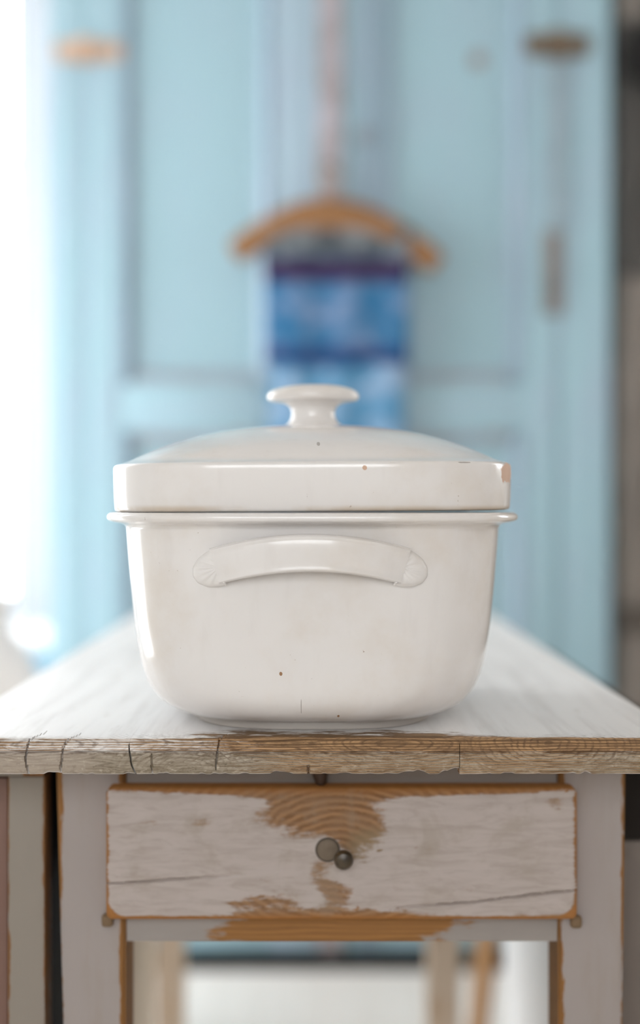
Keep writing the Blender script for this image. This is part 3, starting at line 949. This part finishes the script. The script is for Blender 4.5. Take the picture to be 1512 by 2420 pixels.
# growth rings of the knot, on the bare wood round the knob
t = dm.node_tree
bm = bmesh.new()
nx, nz = 420, 120
SPL = [(250, 2089), (330, 2084), (460, 2075), (590, 2066)]
SPR = [(870, 2152), (960, 2143), (1120, 2132), (1240, 2117), (1362, 2104)]
def split_z(pts, x):
    for (xa, za), (xb, zb) in zip(pts, pts[1:]):
        if dx(xa) <= x <= dx(xb):
            return dz(za + (zb - za) * (x - dx(xa)) / (dx(xb) - dx(xa)))
    return None
grid = []
rc = .0045
for j in range(nz + 1):
    row = []
    z = dcz - dhz + 2 * dhz * j / nz
    for i in range(nx + 1):
        x = dcx - dhx + 2 * dhx * i / nx
        # rounded outline and eased edges
        ux, uz = abs(x - dcx) - (dhx - rc), abs(z - dcz) - (dhz - rc)
        xx, zz = x, z
        if ux > 0 and uz > 0:
            q = math.hypot(ux, uz)
            m_ = max(ux, uz)
            xx = dcx + math.copysign(dhx - rc + ux / q * m_, x - dcx)
            zz = dcz + math.copysign(dhz - rc + uz / q * m_, z - dcz)
        e = max(0, max(ux, uz)) / rc
        y = DY + .0022 * (1 - math.sqrt(max(0, 1 - e * e)))
        y += .0003 * mnoise.noise((x * 40, z * 90, 1)) + .0012 * max(0, mnoise.noise((x * 60, z * 60, 9)) - .25) * min(1, e * 3)
        for pts in (SPL, SPR):
            s = split_z(pts, x)
            if s is not None:
                s += .0006 * mnoise.noise((x * 120, 0, 3))
                f = min(1, (x - dx(870)) / .06) if pts is SPR else min(1, (dx(590) - x) / .05)
                y += .0030 * max(0, 1 - abs(z - s) / .0011) * max(0, f)
        row.append(bm.verts.new((xx, y, zz)))
    grid.append(row)
for a, b in zip(grid, grid[1:]):
    for i in range(nx):
        bm.faces.new((a[i], a[i + 1], b[i + 1], b[i]))
loop = grid[0] + [r[-1] for r in grid[1:]] + grid[-1][-2::-1] + [r[0] for r in grid[-2:0:-1]]
back = [bm.verts.new((v.co.x, LY + .0028, v.co.z)) for v in loop]
for i in range(len(loop)):
    bm.faces.new((loop[i], back[i], back[(i + 1) % len(loop)], loop[(i + 1) % len(loop)]))
bm.faces.new(back)
drw = obj('drawer', bm, dm, table, origin=(dcx, DY, dcz))
knob_m = Mat('dark_olive_knob', .35)
kn = knob_m.noise(knob_m.co, 90, 3)
knob_m.color(knob_m.mix(knob_m.step(kn, .4, .7), srgb(74, 60, 40), srgb(44, 36, 26)))
k = Vector((dx(811), DY, dz(2024)))
bm = bmesh.new()
add_tube(bm, [(k.x, DY + .002, k.z), (k.x, DY - .004, k.z), (k.x, DY - .006, k.z), (k.x, DY - .009, k.z), (k.x, DY - .012, k.z), (k.x, DY - .0145, k.z), (k.x, DY - .0155, k.z)], [.0040, .0042, .0058, .0069, .0068, .0052, .0022], 24, updir=(0, 0, 1))
obj('knob', bm, knob_m.m, drw, label='small dark round wooden knob')
knot_m = Mat('grey_knot_wood', .7)
kX = knot_m.xyz()
rad_ = knot_m.math('SQRT', knot_m.add(knot_m.math('MULTIPLY', kX[0], kX[0]), knot_m.math('MULTIPLY', kX[2], kX[2])))
knot_m.color(knot_m.mix(knot_m.step(rad_, .0066, .0088), knot_m.mix(knot_m.noise(knot_m.co, 300, 3), srgb(122, 108, 92), srgb(98, 84, 68)), srgb(50, 42, 32)))
kk = Vector((dx(774), DY, dz(2008)))
bm = bmesh.new()
add_tube(bm, [(kk.x, DY + .003, kk.z), (kk.x, DY - .0006, kk.z), (kk.x, DY - .0012, kk.z)], [.0088, .0088, .0074], 24, updir=(0, 0, 1))
obj('knot', bm, knot_m.m, drw, label='grey round knot in the wood beside the knob')
peg_m = plain('brown_runner', srgb(124, 100, 72), .7)
for px, py in ((253, 2177), (1362, 2180)):
    p = at(px, py, LY - .006)
    bm = bmesh.new()
    add_box(bm, p.x - .0042, p.x + .0042, p.y - .001, LY - .0002, p.z - .0046, p.z + .0046, .0028, 3)
    obj('drawer_runner', bm, peg_m, table)
# drawer box behind the front
bm = bmesh.new()
bxa, bxb = ra + .006, rb - .006
zb0, zb1 = az(2166) + .001, az(1900)
add_box(bm, bxa, bxa + .010, LY + .031, 1.42, zb0, zb1)
add_box(bm, bxb - .010, bxb, LY + .031, 1.42, zb0, zb1)
add_box(bm, bxa + .010, bxb - .010, 1.41, 1.42, zb0, zb1)
add_box(bm, bxa + .010, bxb - .010, LY + .031, 1.41, zb0, zb0 + .006)
add_box(bm, bxa + .012, bxb - .012, LY + .0028, LY + .031, zb0 + .001, zb1 - .003)
obj('drawer_box', bm, plain('raw_drawer_wood', srgb(170, 130, 84), .7), drw)

# ------------------------------------------------------------------ under the table
cab_m = painted_wood('cream_cabinet_paint', srgb(214, 196, 172), srgb(176, 140, 98), 'Z', .66, .1, rough=.55)
post_m = painted_wood('grey_cabinet_post_paint', srgb(140, 131, 121), srgb(140, 96, 52), 'Z', .70, .08, edge=((.0128, ), 'X', .003, .25), rough=.6, dirt=srgb(136, 126, 114), dirt_amt=.7)
redb = painted_wood('red_brown_stain', srgb(122, 92, 80), srgb(96, 58, 40), 'Z', .6, .1, rough=.6)
lc = thing('narrow_cabinet', 'narrow grey painted cabinet standing tight against the table\'s left leg', 'cabinet', (-.225, 1.4, 0))
CX0, CX1, CZ = -.2525, bx_(106), .707
obj('corner_post', box(bx_(18), CX1, LY, LY + .030, .02, CZ, bev=.0012), post_m, lc)
obj('side_panel', box(CX1 - .014, CX1 - .0005, 1.3005, 1.745, .02, CZ, bev=.001), cab_m, lc, label='cream side panel')
obj('gap_shade_board', box(CX1 - .014, CX1 - .0005, LY + .0305, 1.30, .02, CZ), plain('black_brown_gap_shade', (0.012, 0.010, 0.008), .8, .2), lc, label='black brown side board coloured as the shade in the gap')  # near black puts the shade of the narrow gap into this board
obj('cabinet_top', box(CX0, CX1, LY - .003, 1.75, CZ + .0005, CZ + .0165, bev=.002), post_m, lc)
obj('door', box(CX0 + .002, bx_(16) - .0005, LY + .006, LY + .024, .022, CZ - .002, bev=.002), redb, lc, label='reddish brown door')
obj('side_panel', box(CX0 + .001, CX0 + .012, LY + .0305, 1.745, .02, CZ, bev=.001), cab_m, lc)
obj('back_panel', box(CX0 + .013, CX1 - .015, 1.733, 1.745, .02, CZ), cab_m, lc)
obj('bottom_board', box(CX0 + .013, CX1 - .015, LY + .0305, 1.732, .02, .04), cab_m, lc)
for fx in (CX0 + .002, CX1 - .024):
    for fy in (LY + .032, 1.71):
        obj('foot', box(fx, fx + .022, fy, fy + .03, .0005, .0195), redb, lc)

wc_m = painted_wood('white_chest_paint', (0.86, 0.86, 0.86, 1), srgb(170, 140, 110), 'Z', .85, .1, rough=.4, dirt_amt=.05)
chf_m = painted_wood('grey_brown_front', srgb(120, 110, 102), srgb(90, 66, 48), 'Z', .62, .1, rough=.6)
ch = thing('side_cabinet', 'narrow white sided cabinet with a dark open shelf right of the table', 'cabinet', (.268, 1.45, 0))
hx0, hx1, hy0, hy1, hz1 = .2385, .298, 1.12, 1.80, .70
obj('side_panel', box(hx0, hx0 + .018, hy0 + .0185, hy1, .03, .640, bev=.001), wc_m, ch)
obj('side_panel', box(hx1 - .018, hx1, hy0 + .0185, hy1, .03, hz1, bev=.001), wc_m, ch)
obj('front_panel', box(hx0, hx1, hy0, hy0 + .018, .03, .640, bev=.0015), chf_m, ch, label='grey brown front panel')
dkw = plain('dark_shelf_shade', (0.02, 0.016, 0.013), .8, .2)  # near black holds the shade of the dark opening beside the table
obj('shelf', box(hx0 + .0185, hx1 - .0185, hy0 + .0185, hy1 - .0185, .628, .640), dkw, ch)
obj('shelf_shade_lining', box(hx0, hx0 + .0215, hy0 + .002, hy1 - .019, .6405, hz1 - .0005), dkw, ch, label='lining of the open shelf coloured dark as its shade')
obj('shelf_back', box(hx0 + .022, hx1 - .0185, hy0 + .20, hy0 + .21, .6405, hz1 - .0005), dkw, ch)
obj('back_panel', box(hx0 + .0185, hx1 - .0185, hy1 - .018, hy1, .03, hz1), wc_m, ch)
obj('bottom_board', box(hx0 + .0185, hx1 - .0185, hy0 + .0185, hy1 - .0185, .03, .05), wc_m, ch)
obj('cabinet_top', box(hx0, hx1, hy0 - .001, hy1 + .006, hz1 + .0005, hz1 + .02, bev=.003), dkw, ch, label='dark top board')
for fx in (hx0 + .002, hx1 - .026):
    for fy in (hy0 + .002, hy1 - .042):
        obj('foot', box(fx, fx + .024, fy, fy + .04, .0005, .0295, bev=.002), wc_m, ch)

tan_m = Mat('tan_stool_wood', .55)
tan_m.color(tan_m.mix(tan_m.wave(tan_m.scale(40, 40, 3), 1.5, 4, 3, axis='X'), srgb(188, 148, 104), srgb(160, 116, 70)))
st = thing('stool', 'tan wooden three legged stool behind the white sided cabinet', 'stool', (.40, 2.26, 0))
bm = bmesh.new()
add_loft(bm, (.40, 2.26, .43), [(0, 0, 0, 2), (.13, .13, 0, 2), (.145, .145, .006, 2), (.148, .148, .018, 2), (.142, .142, .028, 2), (.12, .12, .030, 2), (0, 0, .027, 2)], 48)
obj('seat', bm, tan_m.m, st)
for (xa, ya), (xb, yb) in (((.246, 2.22), (.290, 2.25)), ((.50, 2.13), (.45, 2.20)), ((.47, 2.42), (.43, 2.34))):
    bm = bmesh.new()
    add_tube(bm, [(xa, ya, .0005), (xa * .6 + xb * .4, ya * .6 + yb * .4, .17), (xb, yb, .43)], [.014, .0165, .015], 14)
    obj('leg', bm, tan_m.m, st)

# ------------------------------------------------------------------ casserole
mp = Mat('old_ironstone_glaze', .14, .5)
Xp = mp.xyz()
base_c = (0.80, 0.778, 0.762)
n1 = mp.noise(mp.co, 14, 5, .6)
n2 = mp.noise(mp.scale(70, 70, 12), 1, 4)
n3 = mp.noise(mp.co, 420, 2)
n4 = mp.noise(mp.co, 45, 2)
c1 = mp.mix(mp.math('MULTIPLY', mp.step(n1, .45, .75), .55), base_c, (0.70, 0.635, 0.56))
c1 = mp.mix(mp.math('MULTIPLY', mp.step(n2, .55, .8), .35), c1, (0.70, 0.67, 0.65))
speck = mp.math('MULTIPLY', mp.step(n3, .735, .77), mp.step(n4, .50, .60))
c1 = mp.mix(mp.math('MULTIPLY', speck, .75), c1, (0.22, 0.13, 0.07))
# stain lines under the lid edge and chips in the glaze that show the pinkish body
ring_d = mp.math('ABSOLUTE', mp.math('SUBTRACT', Xp[2], .1522))
c1 = mp.mix(mp.math('MULTIPLY', mp.math('MULTIPLY', mp.step(ring_d, .0, .0035, 1, 0), mp.step(n1, .3, .6)), .5), c1, (0.50, 0.37, 0.22))
def chipm(x, z, rx, rz):
    b = mp.blob((Xp[0], Xp[2]), x, z, rx, rz)
    b = mp.add(b, mp.math('MULTIPLY', mp.math('SUBTRACT', mp.noise(mp.co, 160, 2), .5), .8))
    return mp.math('MULTIPLY', mp.step(b, .25, .34), mp.step(Xp[1], -.05, -.03, 1, 0))
chips = mp.math('MAXIMUM', chipm(.1345, .1770, .0085, .0105), chipm(.0345, .1795, .0022, .0022))
c1 = mp.mix(chips, c1, (0.62, 0.42, 0.31))
chips2 = mp.math('MAXIMUM', chipm(-.021, .0425, .0016, .0022), chipm(.0175, .0125, .0010, .0013))
c1 = mp.mix(chips2, c1, (0.35, 0.20, 0.11))
footm = mp.math('MULTIPLY', mp.step(Xp[2], .0046, .0066, 1, 0), .85)  # unglazed foot ring; its colour also holds the shade at the foot
c1 = mp.mix(footm, c1, (0.36, 0.32, 0.28))
scr = mp.math('MAXIMUM', chipm(.004, .1965, .0016, .0022), chipm(-.0075, .0205, .0004, .0075))
scr = mp.math('MAXIMUM', scr, chipm(.101, .1832, .0060, .0007))
c1 = mp.mix(mp.math('MULTIPLY', scr, .7), c1, (0.25, 0.22, 0.19))
mp.color(c1)
mp.rough(mp.step(mp.math('MAXIMUM', mp.math('MAXIMUM', chips, footm), speck), 0, 1, .17, .7))
mp.b.inputs['Coat Weight'].default_value = .08
mp.b.inputs['Coat Roughness'].default_value = .06
mp.bump(mp.add(mp.noise(mp.co, 28, 2), mp.math('MULTIPLY', mp.noise(mp.co, 160, 2), .12)), .16, .0012)

PCX, PCY = -.0020, 1.100
PO = (PCX, PCY, TZ)
pot = thing('casserole', 'white glazed ironstone casserole with knobbed lid on the table', 'casserole', PO)
def bl_(a, z=0.0):                       # half length for a half width
    return a + .0325 - .0075 * min(1, z / .06)
def N(z):
    return 3.0 + 0.8 * min(1, z / .07)
outer = [(0, .0012), (.070, .0012), (.0865, .0012), (.0875, .0001), (.0888, .0004), (.0893, .0018), (.0893, .0042), (.0897, .0054), (.0945, .0064), (.1020, .0082), (.1105, .0128), (.1175, .0200), (.1225, .0295),
         (.1262, .0430), (.1294, .0630), (.1320, .0880), (.1340, .1120), (.1352, .1280), (.1358, .1370), (.1364, .1395), (.1380, .1412), (.1410, .1422), (.1445, .1428), (.1478, .1440), (.1490, .1458), (.1486, .1480), (.1470, .1494), (.1455, .1498),
         (.1440, .1494), (.1405, .1492), (.1370, .1480), (.1345, .1440), (.1310, .1000), (.1230, .0480), (.1080, .0200), (.085, .0100), (.05, .0085), (0, .0085)]
rings = [(a, bl_(a, z) if a > 0 else 0, z, N(z)) for a, z in catmull(outer, 3)]
rings = [(max(a, 0), max(b, 0), z, n) if a > .001 else (0, 0, z, n) for a, b, z, n in rings]
obj('pot_body', loft(PO, rings, 200), mp.m, pot, origin=PO)

def lidb(a): return a * (.170 / .1478)
TILT = math.radians(.34)
lid_o = [(0, .205), (.06, .2015), (.115, .187), (.1365, .176), (.1400, .170), (.1405, .158), (.1400, .1512), (.1412, .1500), (.1445, .1498), (.1468, .1508), (.1474, .1550), (.1478, .1640), (.1480, .1750), (.1480, .1800),
         (.1475, .1819), (.1462, .1828), (.1425, .1840), (.1380, .1858), (.1300, .1900), (.1180, .1955), (.1000, .2022), (.0780, .2082), (.0540, .2122), (.0300, .2143), (.012, .2150), (0, .2151)]
def lid_ring(pts, n0):
    out = []
    for a, z in pts:
        if a < .002:
            out.append((0, 0, z, 2))
        else:
            a *= .972
            out.append((a, lidb(a), z, 2.2 + (n0 - 2.2) * min(1, (a / .145) ** 2)))
    return out
bm = loft(PO, lid_ring(catmull(lid_o, 3), 4.2), 200)
ROT = Matrix.Rotation(-TILT, 4, 'Y')
def tilt(bm):
    piv = Vector((PCX - .147, PCY, TZ + .1515))
    bmesh.ops.transform(bm, matrix=Matrix.Translation(piv) @ ROT @ Matrix.Translation(-piv), verts=bm.verts)
    return bm
lid = obj('lid', tilt(bm), mp.m, pot, origin=PO)
kr = [(0, .2125), (.0245, .2125), (.0230, .2150), (.0195, .2175), (.0174, .2210), (.0168, .2245), (.0172, .2275), (.0192, .2305), (.0240, .2328), (.0305, .2338), (.0340, .2345), (.0355, .2366), (.0352, .2392), (.0330, .2418), (.0270, .2444), (.0180, .2462), (.008, .2469), (0, .2470)]
kc = (PCX + .0008, PCY, TZ)
bm = loft(kc, [(a, a * .82, z, 2.0) if a > .002 else (0, 0, z, 2) for a, z in catmull(kr, 4)], 72)
obj('lid_knob', tilt(bm), mp.m, lid, origin=PO)

# handles: an arched strap with shell shaped ends, on the near and the far end
prof_o = [(a, z) for a, z in outer if .005 < z < .140][0:14]
def body_y(x, z):
    """distance of the outside of the body from the middle, along its length, at offset x and height z"""
    for (a0, z0), (a1, z1) in zip(outer[6:], outer[7:20]):
        if z0 <= z <= z1 and a1 > a0:
            a = a0 + (a1 - a0) * (z - z0) / (z1 - z0)
            b, n = bl_(a, z), N(z)
            return b * max(0, 1 - (abs(x) / a) ** n) ** (1 / n)
    return .16
HZ = .1238
def handle(sgn):
    def P(x, z, off):
        return (PCX + x - .0015, PCY + sgn * (body_y(x - .0015, z) + off), TZ + z)
    bm = bmesh.new()
    U = 60
    HX = .0630
    sec = []                             # closed cross section: (across, out) with raised lips at the top and bottom edge
    hh = .0123
    for a, o in ((-1, 0), (-1.0, .35), (-.96, .75), (-.88, .97), (-.80, .98), (-.72, .93), (-.5, .97), (-.2, 1.0), (.2, 1.0), (.5, .97), (.70, .92), (.78, .99), (.88, 1.0), (.96, .8), (1.0, .4), (1, 0), (.5, -.12), (-.5, -.12)):
        sec.append((a * hh, o))
    rows = []
    for i in range(U + 1):
        u = -1 + 2 * i / U
        x = HX * u
        zc = HZ - .0094 * (u * u)
        slope = -2 * .0094 * u / HX
        l = math.hypot(1, slope)
        tx, tz_ = 1 / l, slope / l
        lift = .0135 * (1 - abs(u) ** 2.4)
        th = .0085
        row = []
        for a, o in sec:
            xx, zz = x - tz_ * a, zc + tx * a
            row.append(bm.verts.new(P(xx, zz, lift + (o * th if o > 0 else -.002 + .001 * o))))
        rows.append(row)
    n = len(sec)
    for a, b in zip(rows, rows[1:]):
        for k in range(n):
            bm.faces.new((a[k], a[(k + 1) % n], b[(k + 1) % n], b[k]))
    bm.faces.new(rows[0]); bm.faces.new(rows[-1])
    h = obj('handle', bm, mp.m, pot, origin=PO)
    for s in (-1, 1):
        bm = bmesh.new()
        x0 = s * HX * .95
        zc = HZ - .0094
        slope = -2 * .0094 * s / HX * 1.2
        l = math.hypot(1, slope)
        tx, tz_ = s / l, s * slope / l   # outwards along the strap
        nx_, nz_ = -tz_ * s, tx * s      # across, upwards
        NA, NRr = 72, 14
        prev = None
        for j in range(NRr + 1):
            r = j / NRr
            row = []
            for k_ in range(NA + 1):
                ph = -PI / 2 + PI * k_ / NA
                along = .0195 * r * math.cos(ph)
                across = .0129 * r * math.sin(ph) - .0005
                rib = .5 + .5 * math.cos(ph * 14)
                hgt = .0072 * math.sqrt(max(0, 1 - r ** 5)) + .0007 * rib * math.sin(PI * min(1, r * 1.02))
                px_, pz_ = x0 + tx * along + nx_ * across, zc + tz_ * along + nz_ * across
                scall = 1 + .012 * rib * r
                px_, pz_ = x0 + (px_ - x0) * scall, zc + (pz_ - zc) * scall
                row.append(bm.verts.new(P(px_, pz_, hgt if r < 1 else -.001)))
            if prev:
                for k_ in range(NA):
                    bm.faces.new((prev[k_], prev[k_ + 1], row[k_ + 1], row[k_]))
            prev = row
        bmesh.ops.remove_doubles(bm, verts=bm.verts, dist=1e-6)
        # collar where the strap meets the shell
        add_tube(bm, [P(x0 + nx_ * a + tx * (.0015 * (1 - (a / .0125) ** 2)), zc + nz_ * a + tz_ * .001, .0080 if abs(a) < .0115 else .004) for a in [(-.0125 + .025 * q / 12) for q in range(13)]], .0009, 8)
        obj('shell_end', bm, mp.m, h, origin=PO)
handle(-1)
handle(1)
